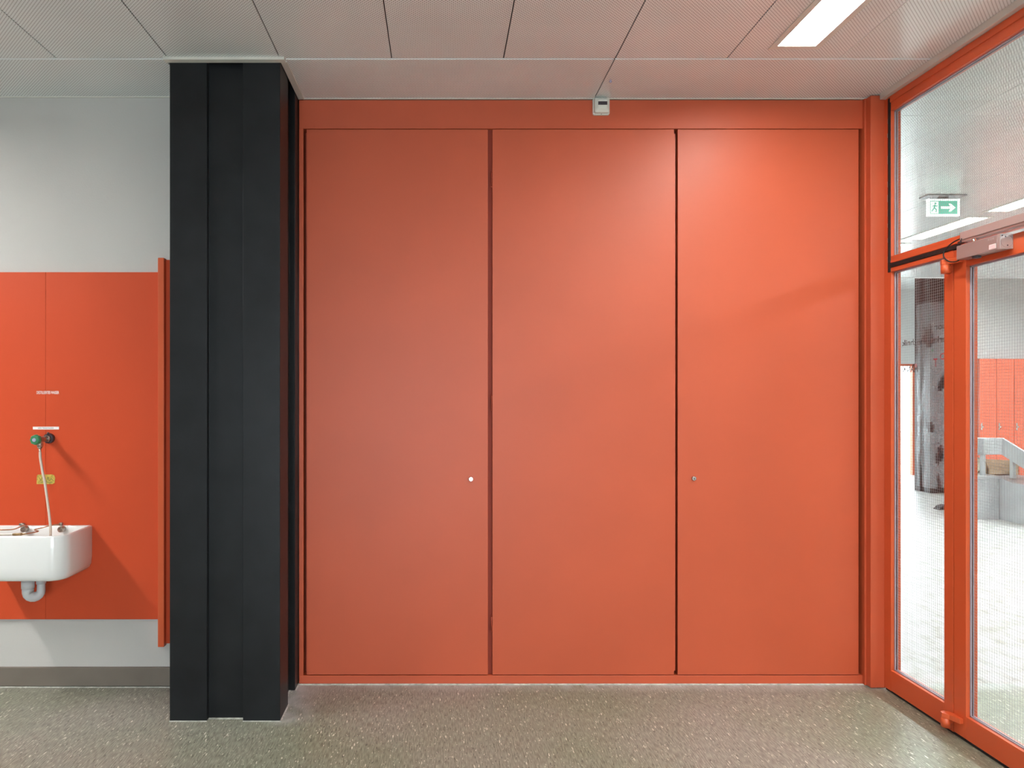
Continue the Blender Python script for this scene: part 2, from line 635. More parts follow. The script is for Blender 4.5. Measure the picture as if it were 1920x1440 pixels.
# border row along the back wall, interrupted by the column
border_panel(-5.3, -3.2, 3.174, YW + 0.005)
border_panel(-3.2, -1.24, 3.174, YW + 0.005)
border_panel(-0.70, 0.789, 3.174, YB - 0.005)
border_panel(0.789, XF + 0.02, 3.174, YB - 0.005)
# hall
HX = [2.33 + PITCH * k for k in range(16)]
HLX = HX[4] + PITCH / 2
HLX2 = HX[10] + PITCH / 2  # added row of strip lights, out of view, to brighten the lockers
h_ends = [8.94 - 1.04 * k for k in range(9)]
hy = [9.06, 8.0, 6.96, 5.90, 4.86, 3.82, 2.78, 1.74, 0.70, -0.34, -4.4]
for i in range(15):
    for j in range(10):
        hole = None
        for lx in (HLX, HLX2):
            if HX[i] < lx < HX[i + 1] and j < 9:
                hole = (lx - L_W, lx + L_W, h_ends[j] - 0.88, h_ends[j])
        panel(HX[i], HX[i + 1], hy[j + 1], hy[j], hole)

# cream trims at the ceiling
t1 = MB()
t1.box(-1.245, -0.700, 3.158, 3.190, H - 0.012, H + 0.012, 0.001, 1)
t1.box(-0.724, -0.694, 3.190, YB - 0.004, H - 0.008, H + 0.012, 0.001, 1)
struct('trim_1', t1, M['white_trim'])
struct('trim_2', MB().box(-0.70, 2.18, YB - 0.010, YB + 0.003, H - 0.006, H + 0.006), M['white_trim'])
struct('trim_3', MB().box(2.215, 2.30, -4.4, 3.54, 2.968, H - 0.001, 0.001, 1), M['white_trim'])
struct('trim_4', MB().box(-5.3, -1.23, YW - 0.008, YW + 0.002, H - 0.008, H + 0.004), M['white_trim'])


# strip lights
def make_strip(name, lm):
    r = thing(name, '', 'ceiling light')
    fr = MB()
    a, b_ = L_W, 0.44
    t = 0.028
    for x0, x1, y0, y1 in ((-a, a, -b_, -b_ + t), (-a, a, b_ - t, b_), (-a, -a + t, -b_, b_), (a - t, a, -b_, b_)):
        fr.box(x0, x1, y0, y1, -0.005, 0.03)
    fr.build('frame', M['white_trim'], r)
    MB().box(-a + t, a - t, -b_ + t, b_ - t, 0.012, 0.02).build('diffuser', lm, r)
    return r


s0 = make_strip('ceiling_light', M['lamp_room'])
lamp_left = None
ORD = ('first', 'second', 'third', 'fourth', 'fifth', 'sixth', 'seventh', 'eighth', 'ninth')
first = True
for lx in (LXR, LXL):
    for k, ye in enumerate(rows):
        if lx < 0 and k > 1:
            continue
        loc = (lx, ye - 0.44, H)
        o = s0 if first else dup(s0, loc)
        o.location = loc
        if lx < 0:
            if lamp_left is None:
                lamp_left = [c for c in s0.children if c.name.startswith('diffuser')][0].data.copy()
                lamp_left.materials[0] = M['lamp_sink']
            [c for c in o.children if c.name.startswith('diffuser')][0].data = lamp_left
        o['label'] = ('white framed recessed strip light in the ceiling in front of the red cabinet' if first else
                      ORD[k] + ' strip light in the row above the glass door, behind the viewer' if lx > 0 else
                      ORD[k] + ' strip light left of the picture, above the sink side')
        o['group'] = 'strip lights in the room ceiling' if first else ('strip lights behind the viewer' if lx > 0 else 'strip lights on the sink side')
        first = False
h0 = make_strip('hall_ceiling_light', M['lamp_hall'])
first = True
for lx in (HLX, HLX2):
    for k, ye in enumerate(h_ends):
        loc = (lx, ye - 0.44, H)
        o = h0 if first else dup(h0, loc)
        first = False
        o.location = loc
        if lx == HLX and k == 2:
            lab, g = 'hall strip light seen whole through the transom glass, below the exit sign', 'hall strip lights'
        elif lx == HLX and k == 3:
            lab, g = 'hall strip light cut by the right picture edge, above the door closer', 'hall strip lights'
        else:
            lab, g = ORD[k] + ' strip light from the far end in the ' + ('near' if lx == HLX else 'added far') + ' hall row, hidden by the frame', 'hidden hall strip lights'
        o['label'] = lab
        o['group'] = g

# ------------------------------------------------------------------ black column
cx0, cx1, cy0, cy1 = -1.227, -0.726, 3.19, 3.69
g, dp = 0.169, 0.030
poly = [(cx0, cy0), (cx0 + g, cy0), (cx0 + g, cy0 + dp), (cx1 - g, cy0 + dp), (cx1 - g, cy0), (cx1, cy0),
        (cx1, cy0 + g), (cx1 - dp, cy0 + g), (cx1 - dp, cy1 - g), (cx1, cy1 - g), (cx1, cy1),
        (cx0, cy1), (cx0, cy1 - g), (cx0 + dp, cy1 - g), (cx0 + dp, cy0 + g), (cx0, cy0 + g)]
col = MB().prism(poly, 0.001, H + 0.052).build('column', M['black'], bevel=0.0022)
tag(col, 'black painted square column with grooved faces between sink wall and cabinet', 'column')
# sealant lines on the floor round the column and along the cabinet
t5 = MB()
sl = 0.004
for x0, x1, y0, y1 in ((cx0, cx0 + g, cy0 - sl, cy0 + 0.001), (cx0 + g, cx1 - g, cy0 + dp - 0.009, cy0 + dp + 0.001),
                       (cx1 - g, cx1 + sl, cy0 - sl, cy0 + 0.001), (cx1 - 0.001, cx1 + 0.006, cy0, cy0 + g),
                       (cx1 - dp - 0.001, cx1 - dp + 0.010, cy0 + g, cy1 - g), (cx1 - 0.001, cx1 + 0.006, cy1 - g, YB)):
    t5.box(x0, x1, y0, y1, -0.001, 0.003)
t5.box(-0.72, 2.17, YB - 0.010, YB - 0.001, -0.001, 0.004)
t5.box(-5.3, -1.23, YW - 0.018, YW - 0.012, -0.001, 0.003)
struct('trim_5', t5, M['sealant'])

# ------------------------------------------------------------------ built-in cabinet
cab = thing('built_in_cabinet', 'tall orange-red built-in cabinet with three flush doors beside the black column', 'cabinet', (0.72, YB, 0))
c = MB()
c.box(-0.722, 2.172, 3.66, 4.25, 0.0, 2.992)
c.build('body', M['recess'], cab)
MB().box(-0.722, 2.172, YB, 3.67, 2.845, 2.992, 0.0015, 1).build('header_panel', M['paint'], cab)
MB().box(-0.722, 2.172, YB, 3.67, 0.002, 0.0445, 0.0015, 1).build('plinth', M['paint'], cab)
MB().box(-0.722, -0.700, YB, 3.67, 0.0445, 2.845, 0.001, 1).build('stile', M['paint'], cab)
MB().box(2.164, 2.186, YB - 0.018, 3.67, 0.002, 2.992, 0.001, 1).build('stile', M['paint'], cab)
MB().box(0.235, 0.280, YB + 0.022, 3.67, 0.0445, 2.845).build('divider', M['recess'], cab)
ZB, ZT = 0.0485, 2.8415
doors = []
for x0, x1 in ((-0.6835, 0.2455), (0.2685, 1.1990), (1.2175, 2.1440)):
    doors.append(MB().box(x0, x1, YB, YB + 0.022, ZB, ZT, 0.0012, 2).build('door', M['paint'], cab))
MB().box(1.1990, 1.2075, YB + 0.006, YB + 0.020, ZB + 0.02, ZT - 0.022).build('edge_strip', M['paint'], doors[1])
for zc in (2.586, 1.442, 0.31):
    hg = MB().cyl((0.2640, YB + 0.004, zc - 0.036), (0.2640, YB + 0.004, zc + 0.036), 0.0038, n=12)
    hg.cyl((0.2640, YB + 0.004, zc + 0.036), (0.2640, YB + 0.004, zc + 0.045), 0.0044, 0.002, n=12)
    hg.cyl((0.2640, YB + 0.004, zc - 0.045), (0.2640, YB + 0.004, zc - 0.036), 0.002, 0.0044, n=12)
    hg.build('hinge', M['recess'], doors[1])
for d, x, z in ((doors[0], 0.158, 1.051), (doors[2], 1.299, 1.054)):
    lk = MB()
    lk.cyl((x, YB + 0.001, z), (x, YB - 0.008, z), 0.0125, 0.0122, 28)
    lk.cyl((x, YB - 0.008, z), (x, YB - 0.0105, z), 0.0122, 0.0095, 28)
    lk.mi = 1
    lk.box(x - 0.0013, x + 0.0013, YB - 0.0112, YB - 0.009, z - 0.0058, z + 0.0018)
    lk.cyl((x, YB - 0.009, z + 0.0015), (x, YB - 0.0112, z + 0.0015), 0.0022, n=12)
    lk.build('lock', [M['chrome'], M['black_print']], d)['label'] = 'small round chrome cylinder lock'

# motion detector and ceiling knob
det = thing('motion_detector', 'small white motion detector box on the cabinet header below the ceiling', 'detector', (0.823, YB, 2.955))
b = bmesh.new()
for yy, ins, in ((YB - 0.0005, 0.0), (YB - 0.012, 0.0), (YB - 0.014, 0.004), (YB - 0.030, 0.006), (YB - 0.046, 0.021)):
    ring = []
    x0, x1, z0, z1 = 0.780 + ins, 0.866 - ins, 2.911 + ins, 2.998 - ins
    rr = 0.010
    for cx, cz, a0 in ((x1 - rr, z1 - rr, 0), (x0 + rr, z1 - rr, 90), (x0 + rr, z0 + rr, 180), (x1 - rr, z0 + rr, 270)):
        for k in range(5):
            a = math.radians(a0 + 90 * k / 4)
            ring.append(b.verts.new((cx + rr * math.cos(a), yy, cz + rr * math.sin(a))))
    if yy < YB - 0.001:
        for k in range(20):
            b.faces.new((prev[k], prev[(k + 1) % 20], ring[(k + 1) % 20], ring[k]))
    else:
        b.faces.new(ring)
    prev = ring
b.faces.new(prev)
mb = MB()
mb.merge(b)
mb.build('housing', M['white_plastic'], det, bevel=0.0008)
MB().box(0.800, 0.846, YB - 0.0475, YB - 0.040, 2.948, 2.966, 0.001, 1).build('sensor_window', M['dark_plastic'], det)
MB().cyl((0.823, YB - 0.0125, 2.9145), (0.823, YB - 0.0165, 2.9145), 0.0018, n=10).build('screw', M['dark_plastic'], det)

kn = MB().sphere((0.821, 3.383, H - 0.011), 0.0065).cyl((0.821, 3.383, H - 0.009), (0.821, 3.383, H + 0.002), 0.004, n=12)
kn.build('knob', M['lilac'], ceiling)['label'] = 'tiny round knob on the ceiling above the detector'

# ------------------------------------------------------------------ sink wall
sp = thing('wall_panel', 'orange-red laminate panel on the white wall behind the sink', 'panel', (-2.0, YW, 0.345))
MB().box(-1.9965, -1.416, YW - 0.016, YW - 0.0005, 0.345, 2.103, 0.001, 1).build('board', M['panel'], sp)
MB().box(-3.40, -1.9970, YW - 0.016, YW - 0.0005, 0.345, 2.103, 0.001, 1).build('board', M['panel'], sp)
YP = YW - 0.016
ch = thing('edge_channel', 'narrow upright orange-red metal channel between wall panel and black column', 'channel', (-1.40, YW, 0.21))
MB().box(-1.4205, -1.3890, YP - 0.022, YW - 0.0006, 0.212, 2.172, 0.0025, 2).build('front_strip', M['metal_paint'], ch)
MB().box(-1.3885, -1.2300, YP + 0.003, YW - 0.0006, 0.222, 2.166, 0.001, 1).build('back_strip', M['panel'], ch)

XR, ZU = (1, 0, 0), (0, 0, 1)
tx = text_mesh('wall_lettering', 'DESTILLIERTES WASSER', M['white_print'], None, (-2.042, YP - 0.0006, 1.4865), XR, ZU, 0.1135, 0.0145, bold=0.012)
tag(tx, 'small white capitals on the orange panel above the water tap', 'lettering')
lb = thing('label_strip', 'narrow white adhesive label strip just above the green tap', 'label', (-1.99, YP, 1.31))
MB().box(-2.061, -1.929, YP - 0.0008, YP - 0.0001, 1.3065, 1.3205).build('strip', M['white_print'], lb)
text_mesh('lettering', 'KEIN TRINKWASSER', M['black_print'], lb, (-2.035, YP - 0.0009, 1.3105), XR, ZU, 0.080, 0.0062)
stk = thing('yellow_sticker', 'worn yellow tape label on the panel behind the hose', 'sticker', (-1.99, YP, 1.05))
pl = [(-2.042, 1.030), (-1.962, 1.030), (-1.951, 1.036), (-1.948, 1.062), (-1.953, 1.074), (-1.963, 1.079), (-2.036, 1.078), (-2.041, 1.070)]
MB().prism(pl, YP - 0.0008, YP - 0.0001, 'y').build('tape', M['sticker'], stk)
sc = MB()
for k, pts in enumerate((((-2.028, 1.064), (-2.020, 1.048), (-2.012, 1.066), (-2.005, 1.044), (-1.999, 1.060)),
                         ((-1.992, 1.042), (-1.984, 1.066), (-1.978, 1.046), (-1.968, 1.058), (-1.958, 1.046)),
                         ((-2.022, 1.038), (-2.000, 1.041), (-1.975, 1.038), (-1.960, 1.041)))):
    sc.tube([(x, YP - 0.0009, z) for x, z in pts], 0.0012, 6)
sc.build('scribble', M['scribble'], stk)

# sink basin
sink = thing('wall_sink', 'small white ceramic wall sink in front of the orange panel', 'sink', (-2.0, YP, 0.61))
sx0, sx1, sy0, sy1 = -2.245, -1.760, 3.280, YP - 0.0005


def sink_ring(bm, ins, z, back, rad):
    x0, x1, y0, y1 = sx0 + ins, sx1 - ins, sy0 + ins, sy1 - back
    pts = [(x0, y1), ]
    for cxx, cyy, a0 in ((x0 + rad, y0 + rad, 180), (x1 - rad, y0 + rad, 270)):
        for k in range(9):
            a = math.radians(a0 + 90 * k / 8)
            pts.append((cxx + rad * math.cos(a), cyy + rad * math.sin(a)))
    pts.append((x1, y1))
    return [bm.verts.new((x, y, z)) for x, y in pts]


b = bmesh.new()
prev = None
for ins, z, back, rad in ((0.040, 0.604, 0.03, 0.06), (0.020, 0.606, 0.015, 0.07), (0.010, 0.615, 0.006, 0.075), (0.004, 0.632, 0.0, 0.078), (0.0, 0.67, 0.0, 0.078),
                          (0.0, 0.812, 0.0, 0.078), (0.001, 0.818, 0.0, 0.078), (0.004, 0.8215, 0.002, 0.075), (0.010, 0.8215, 0.008, 0.070),
                          (0.013, 0.817, 0.012, 0.066), (0.016, 0.76, 0.016, 0.064), (0.030, 0.67, 0.030, 0.06), (0.055, 0.645, 0.05, 0.05), (0.09, 0.640, 0.09, 0.04)):
    ring = sink_ring(b, ins, z, back, rad)
    n = len(ring)
    if prev is None:
        b.faces.new(ring)
    else:
        for k in range(n):
            fc = b.faces.new((prev[k], prev[(k + 1) % n], ring[(k + 1) % n], ring[k]))
            fc.smooth = True
    prev = ring
b.faces.new(prev)
mb = MB()
mb.merge(b)
basin = mb.build('basin', M['ceramic'], sink)
md = basin.modifiers.new('bevel', 'BEVEL')
md.width = 0.003
md.segments = 2
md.limit_method = 'ANGLE'
md.angle_limit = math.radians(50)
# drain trap
tr = MB()
tr.cyl((-2.005, 3.42, 0.606), (-2.005, 3.42, 0.594), 0.030, 0.026, 24)
tr.cyl((-2.005, 3.42, 0.594), (-2.005, 3.42, 0.575), 0.0255, n=24)
tr.cyl((-2.005, 3.42, 0.577), (-2.005, 3.42, 0.541), 0.0290, n=24)
pts = [(-2.005, 3.42, 0.545), (-2.005, 3.42, 0.520)]
for k in range(9):
    a = math.pi * k / 8
    pts.append((-1.9825 - 0.0225 * math.cos(a), 3.437 - 0.017 * math.cos(a), 0.520 - 0.026 * math.sin(a)))
pts += [(-1.960, 3.454, 0.540), (-1.960, 3.454, 0.600)]
tr.tube(pts, [0.026] * 2 + [0.0255, 0.025, 0.0245, 0.024, 0.0235, 0.0225, 0.0215, 0.0205, 0.0195] + [0.019, 0.019], 20, smooth_path=False)
tr.cyl((-1.960, 3.454, 0.555), (-1.960, 3.454, 0.592), 0.0225, n=24)
tr.tube([(-1.960, 3.454, 0.590), (-1.960, 3.470, 0.603), (-1.960, YP - 0.002, 0.603)], 0.018, 16)
tr.build('drain_trap', M['pvc'], sink)['label'] = 'pale grey plastic drain trap'

# valves with copper tubes lying in the basin
cv = thing('copper_pipework', 'two small chrome valves with thin bent copper tubes inside the sink', 'pipes', (-2.0, 3.45, 0.80))
for i, xv in enumerate((-2.084, -1.899)):
    v = MB()
    v.cyl((xv, YP - 0.018, 0.808), (xv, YP - 0.046, 0.808), 0.0150, 0.0140, 22)
    v.cyl((xv, YP - 0.046, 0.808), (xv, YP - 0.054, 0.808), 0.0080, 0.0065, 16)
    v.cyl((xv, YP - 0.030, 0.815), (xv - 0.006, YP - 0.030, 0.834), 0.0062, n=14)
    if i == 0:
        v.cyl((xv - 0.026, YP - 0.030, 0.831), (xv - 0.004, YP - 0.030, 0.833), 0.0068, n=14)
    else:
        v.cyl((xv - 0.012, YP - 0.030, 0.833), (xv + 0.004, YP - 0.030, 0.836), 0.0066, n=14)
    v.build('valve', M['nickel'], cv)
MB().tube([(-2.078, 3.525, 0.830), (-2.090, 3.50, 0.825), (-2.106, 3.47, 0.818), (-2.160, 3.455, 0.818), (-2.222, 3.455, 0.818)], 0.0030, 8).build('copper_tube', M['copper'], cv)
MB().tube([(-1.903, 3.520, 0.834), (-1.927, 3.50, 0.834), (-1.960, 3.47, 0.827), (-1.989, 3.45, 0.820), (-1.960, 3.43, 0.816), (-1.975, 3.405, 0.814), (-1.990, 3.385, 0.813)], 0.0030, 8).build('copper_tube', M['copper'], cv)
mb = MB().cyl((-1.988, 3.387, 0.813), (-2.004, 3.372, 0.813), 0.0025, 0.0040, 12).cyl((-2.004, 3.372, 0.813), (-2.046, 3.366, 0.813), 0.0058, n=14)
for k in range(5):
    t = k / 5
    mb.cyl((-2.008 - 0.035 * t, 3.3715 - 0.005 * t, 0.813), (-2.011 - 0.035 * t, 3.371 - 0.005 * t, 0.813), 0.0068, n=14)
mb.build('connector', M['brass'], cv)
MB().tube([(-2.045, 3.366, 0.813), (-2.12, 3.362, 0.813), (-2.212, 3.362, 0.813)], 0.0046, 10).build('nozzle_pipe', M['white_plastic'], cv)

# tap with hose
tap = thing('water_tap', 'wall tap with green handle and cream hose above the sink', 'tap', (-1.985, YP, 1.262))
XT, ZT_ = -1.975, 1.262
MB().cyl((XT, YP - 0.0005, ZT_), (XT, YP - 0.020, ZT_), 0.026, 0.024, 28).cyl((XT + 0.002, YP - 0.02, ZT_ + 0.022), (XT + 0.002, YP - 0.02, ZT_ + 0.031), 0.006, 0.005, 12).build('wall_flange', M['dark_plastic'], tap)
tb = MB()
tb.cyl((XT, YP - 0.018, ZT_), (XT, YP - 0.034, ZT_), 0.019, 0.015, 24)
tb.cyl((XT, YP - 0.034, ZT_), (XT, YP - 0.088, ZT_), 0.0135, n=24)
tb.sphere((XT, YP - 0.088, ZT_ - 0.002), 0.017)
tb.cyl((XT, YP - 0.088, ZT_ - 0.012), (XT, YP - 0.088, ZT_ - 0.036), 0.0145, 0.0135, 20)
tb.cyl((XT, YP - 0.088, ZT_ - 0.036), (XT, YP - 0.088, ZT_ - 0.048), 0.0135, 0.006, 20)
tb.cyl((XT, YP - 0.088, ZT_ - 0.046), (XT, YP - 0.088, ZT_ - 0.074), 0.0052, n=16)
tb.build('tap_body', M['nickel'], tap)
MB().cyl((XT, YP - 0.096, ZT_), (XT, YP - 0.114, ZT_), 0.016, 0.021, 20).build('collar', M['dark_plastic'], tap)
hb = bmesh.new()
prof = []
for yy, rr in ((YP - 0.110, 0.0215), (YP - 0.116, 0.0245), (YP - 0.132, 0.0240), (YP - 0.137, 0.0205)):
    prof.append([hb.verts.new((XT + rr * (1 + 0.045 * math.cos(8 * 2 * math.pi * k / 48)) * math.cos(2 * math.pi * k / 48), yy,
                               ZT_ + rr * (1 + 0.045 * math.cos(8 * 2 * math.pi * k / 48)) * math.sin(2 * math.pi * k / 48))) for k in range(48)])
hb.faces.new(prof[0])
hb.faces.new(prof[-1])
for a, b_ in zip(prof, prof[1:]):
    for k in range(48):
        fc = hb.faces.new((a[k], a[(k + 1) % 48], b_[(k + 1) % 48], b_[k]))
        fc.smooth = True
mb = MB()
mb.merge(hb)
hd = mb.build('handle', M['green'], tap)
MB().cyl((XT, YP - 0.135, ZT_), (XT, YP - 0.141, ZT_), 0.0095, 0.0085, 24).build('cap', M['lilac'], hd)
YH = YP - 0.088
MB().tube([(XT, YH, ZT_ - 0.062), (XT + 0.002, YH, 1.167), (XT + 0.013, YH, 1.10), (XT + 0.024, YH, 1.048), (XT + 0.046, YH - 0.01, 0.93), (XT + 0.062, YH - 0.02, 0.84), (XT + 0.068, YH - 0.03, 0.78), (XT + 0.070, YH - 0.035, 0.70)], 0.0062, 12).build('hose', M['hose'], tap)

# ------------------------------------------------------------------ glazed partition
MP = M['metal_paint']
tp = MB().box(2.172, 2.245, 3.545, 3.64, 0.004, 2.992, 0.0015, 1)
struct('trim_6', tp, M['paint'])
X0, X1 = XF, XF + 0.050
GX = XF + 0.024                # glass plane


def wires(y0, y1, z0, z1, step=0.0127, r=0.00029):
    mb = MB()
    n = int((y1 - y0) / step)
    for k in range(1, n + 1):
        y = y0 + k * step
        mb.box(GX - r, GX + r, y - r, y + r, z0, z1)
    n = int((z1 - z0) / step)
    for k in range(1, n + 1):
        z = z0 + k * step
        mb.box(GX - r, GX + r, y0, y1, z - r, z + r)
    return mb


def glazing(parent, y0, y1, z0, z1):
    """pane, its wire mesh and the grey gasket round it, in the opening y0..y1 x z0..z1"""
    MB().box(GX - 0.003, GX + 0.003, y0 + 0.001, y1 - 0.001, z0 + 0.001, z1 - 0.001).build('pane', M['glass'], parent)
    o = wires(y0, y1, z0, z1).build('wire_mesh', M['wire'], parent)
    o['kind'] = 'stuff'
    gk = MB()
    for s in (-1, 1):
        xa, xb = (GX - 0.0075, GX - 0.003) if s < 0 else (GX + 0.003, GX + 0.0075)
        gk.box(xa, xb, y0, y0 + 0.006, z0, z1).box(xa, xb, y1 - 0.006, y1, z0, z1)
        gk.box(xa, xb, y0, y1, z0, z0 + 0.006).box(xa, xb, y0, y1, z1 - 0.006, z1)
    gk.build('gasket', M['gasket'], parent)


YJ = 3.492                     # far jamb of the glazing
# transom
w1 = struct_empty('window_1', (XF, 2.8, 2.13))
MB().box(X0, X1, YJ, 3.545, 2.112, 2.966, 0.001, 1).build('jamb', MP, w1)
MB().box(X0, X1, 2.06, 2.10, 2.13, 2.966, 0.001, 1).build('jamb', MP, w1)
MB().box(X0, X1, 2.10, YJ, 2.893, 2.966, 0.001, 1).box(X0 - 0.004, X0 + 0.002, 2.10, YJ + 0.02, 2.934, 2.966, 0.001, 1).build('head_rail', MP, w1)
MB().box(X0, X1, 2.10, YJ, 2.135, 2.170, 0.001, 1).box(X0 - 0.002, X0 + 0.002, 2.10, YJ, 2.137, 2.150, 0.0005, 1).build('sill_rail', MP, w1)
glazing(w1, 2.10, YJ, 2.170, 2.893)
se = MB()
se.box(X0 - 0.005, X0 + 0.001, YJ + 0.001, 3.510, 2.092, 2.958, 0.001, 1)
se.box(X0 - 0.004, X0 + 0.010, 3.035, YJ + 0.010, 2.113, 2.134, 0.002, 1)
se.build('seal', M['rubber'], w1)['label'] = 'black rubber seal strip'
fo = MB()
z = 2.14
while z < 2.90:
    l = random.uniform(0.02, 0.06)
    fo.box(X0 - 0.004, X0 + 0.001, 3.5105, 3.5105 + random.uniform(0.002, 0.004), z, z + l, 0.001, 1)
    z += l + random.uniform(0.03, 0.09)
fo.build('foam_strip', M['white_trim'], w1)

# sidelight
w2 = struct_empty('window_2', (XF, 3.3, 0.0))
MB().box(X0, X1, YJ, 3.545, 0.010, 2.112, 0.001, 1).build('jamb', MP, w2)
MB().box(X0, X1, 3.069, 3.124, 0.010, 2.135, 0.0015, 1).build('mullion', MP, w2)
MB().box(X0, X1, 3.124, YJ, 0.012, 0.113, 0.001, 1).build('bottom_rail', MP, w2)
MB().box(X0, X1, 3.124, YJ, 2.092, 2.113, 0.001, 1).build('top_rail', MP, w2)
glazing(w2, 3.124, YJ, 0.113, 2.092)
TXX = GX + 0.0036
for body, z_, y_, wd, cap_, m_ in (('Labor für', 1.779, 3.098, 0.205, 0.0285, 'black_print'), ('Werkstofftechnik', 1.721, 3.098, 0.352, 0.0285, 'black_print'),
                                   ('IO', 1.641, 3.143, 0.045, 0.029, 'red_print'), ('T', 1.611, 3.205, 0.024, 0.037, 'red_print'),
                                   ('HANIK', 1.592, 3.338, 0.112, 0.030, 'black_print')):
    text_mesh('lettering', body, M[m_], w2, (TXX, y_, z_), (0, 1, 0), (0, 0, 1), wd, cap_, 0.0003, 0.03 if body == 'HANIK' else 0.012)
MB().cyl((TXX, 3.237, 1.687), (TXX + 0.0004, 3.237, 1.687), 0.0035, n=12).build('dot', M['green_print'], w2)
MB().cyl((TXX, 3.350, 1.622), (TXX + 0.0004, 3.350, 1.622), 0.0095, n=16).build('dot', M['pink_print'], w2)

# glass door
d1 = struct_empty('door_1', (XF, 2.6, 0.0))
DY0, DY1 = 2.14, 3.065
MB().box(X0, X1, 2.994, DY1, 0.014, 2.110, 0.0015, 1).build('stile', MP, d1)
MB().box(X0, X1, DY0, 2.210, 0.014, 2.110, 0.0015, 1).build('stile', MP, d1)
MB().box(X0, X1, 2.210, 2.994, 0.014, 0.110, 0.001, 1).build('bottom_rail', MP, d1)
MB().box(X0, X1, 2.210, 2.994, 2.030, 2.110, 0.001, 1).build('top_rail', MP, d1)
glazing(d1, 2.210, 2.994, 0.110, 2.030)
# pivots: an arm on the door that reaches over a pin block on the mullion
for zt, up in ((0.094, 1), (2.072, 1)):
    pv = MB()
    hh = 0.022
    pts = [(X0 - 0.050, 3.070), (X0 - 0.044, 3.086), (X0 - 0.028, 3.092), (X0 - 0.010, 3.084), (X0 + 0.001, 3.062), (X0 + 0.001, 3.010), (X0 - 0.016, 3.006), (X0 - 0.030, 3.050)]
    pv.prism(pts, zt - hh, zt, 'z')
    pv.build('pivot_arm', MP, d1, bevel=0.0015)
    MB().cyl((X0 - 0.030, 3.072, zt - 0.062), (X0 - 0.030, 3.072, zt - hh), 0.0185, n=24).build('pivot_pin', MP, d1)
    MB().box(X0 - 0.026, X0 + 0.001, 3.070, 3.095, zt - 0.050, zt - hh - 0.004, 0.002, 1).build('pivot_bracket', MP, d1)
wb = struct_empty('trim_7', (XF, 2.1, 0))
MB().box(X0, X1 + 0.02, 2.06, 2.135, 0, 2.13, 0.001, 1).build('door_jamb', MP, wb)
struct('trim_8', MB().box(X0 + 0.006, X1 - 0.006, 2.14, 3.54, -0.001, 0.006), M['rubber'])

# door closer
dc = thing('door_closer', 'silver-grey slide-rail door closer on the red frame above the glass door', 'door closer', (2.2, 2.86, 2.05))
rl = MB()
rl.box(2.205, X0 - 0.0005, 2.30, 2.982, 2.137, 2.170, 0.0012, 1)
rl.box(2.210, X0 - 0.0005, 2.30, 2.980, 2.128, 2.1375, 0.001, 1)
rail = rl.build('rail', M['aluminium'], dc)
MB().box(2.207, X0 - 0.001, 2.9825, 2.985, 2.127, 2.170, 0.0005, 1).build('end_cap', M['dark_plastic'], rail)
MB().cyl((2.204, 2.972, 2.140), (2.2055, 2.972, 2.140), 0.0035, n=12).build('screw', M['dark_plastic'], rail)
body = MB().box(2.189, X0 - 0.0005, 2.762, 2.980, 2.053, 2.111, 0.0012, 1).build('body', M['aluminium_dark'], dc)
ec = MB().box(2.1885, X0 - 0.0005, 2.746, 2.7615, 2.0525, 2.1115, 0.001, 1).build('end_plate', M['aluminium'], dc)
rg = MB()
n = 40
pts = [(2.2145 + 0.0235 * math.cos(2 * math.pi * k / n), 2.7455, 2.0815 + 0.0235 * math.sin(2 * math.pi * k / n)) for k in range(n + 1)]
rg.tube(pts, 0.0007, 6, smooth_path=False)
rg.build('ring_groove', M['aluminium_dark'], ec)
for x, zz in ((2.196, 2.104), (2.209, 2.100), (2.217, 2.066)):
    MB().cyl((x, 2.7465, zz), (x, 2.7448, zz), 0.0026, n=12).build('screw', M['dark_plastic'], ec)
mk = MB()
for k in range(6):                # worn raised lettering, too small to read
    y = 2.812 - 0.006 * k
    mk.box(2.18855, 2.1892, y - 0.0042, y - 0.0034, 2.096, 2.104).box(2.18855, 2.1892, y - 0.0042, y - 0.0012, 2.096 + 0.0036 * (k % 3), 2.0968 + 0.0036 * (k % 3))
    if k % 2:
        mk.box(2.18855, 2.1892, y - 0.0018, y - 0.0010, 2.096, 2.104)
mk.build('worn_lettering', M['aluminium'], body)
stp = MB().box(2.1882, 2.1889, 2.768, 2.802, 2.060, 2.078)
stp.mi = 1
for k in range(3):
    stp.box(2.1879, 2.18825, 2.770, 2.800, 2.0625 + 0.005 * k, 2.0645 + 0.005 * k)
stp.build('sticker', [M['white_print'], M['pink_print']], body)['label'] = 'small white and red printed sticker'
MB().cyl((2.214, 2.90, 2.0535), (2.214, 2.90, 2.045), 0.0170, 0.0150, 24).build('spindle_cap', M['dark_plastic'], body)
MB().box(2.212, 2.226, 2.900, 2.925, 2.111, 2.129, 0.001, 1).cyl((2.214, 2.915, 2.110), (2.214, 2.915, 2.130), 0.007, n=14).build('arm', M['chrome'], dc)
MB().tube([(2.236, 2.984, 2.152), (2.226, 3.00, 2.150), (2.212, 3.035, 2.138), (2.202, 3.065, 2.112), (2.196, 3.065, 2.085), (2.196, 3.035, 2.058), (2.200, 3.00, 2.050), (2.206, 2.978, 2.056)], 0.0027, 8).build('cable', M['rubber'], dc)
MB().box(2.228, X0 + 0.001, 2.998, 3.030, 2.128, 2.142, 0.004, 2).build('cable_clip', M['dark_plastic'], dc)

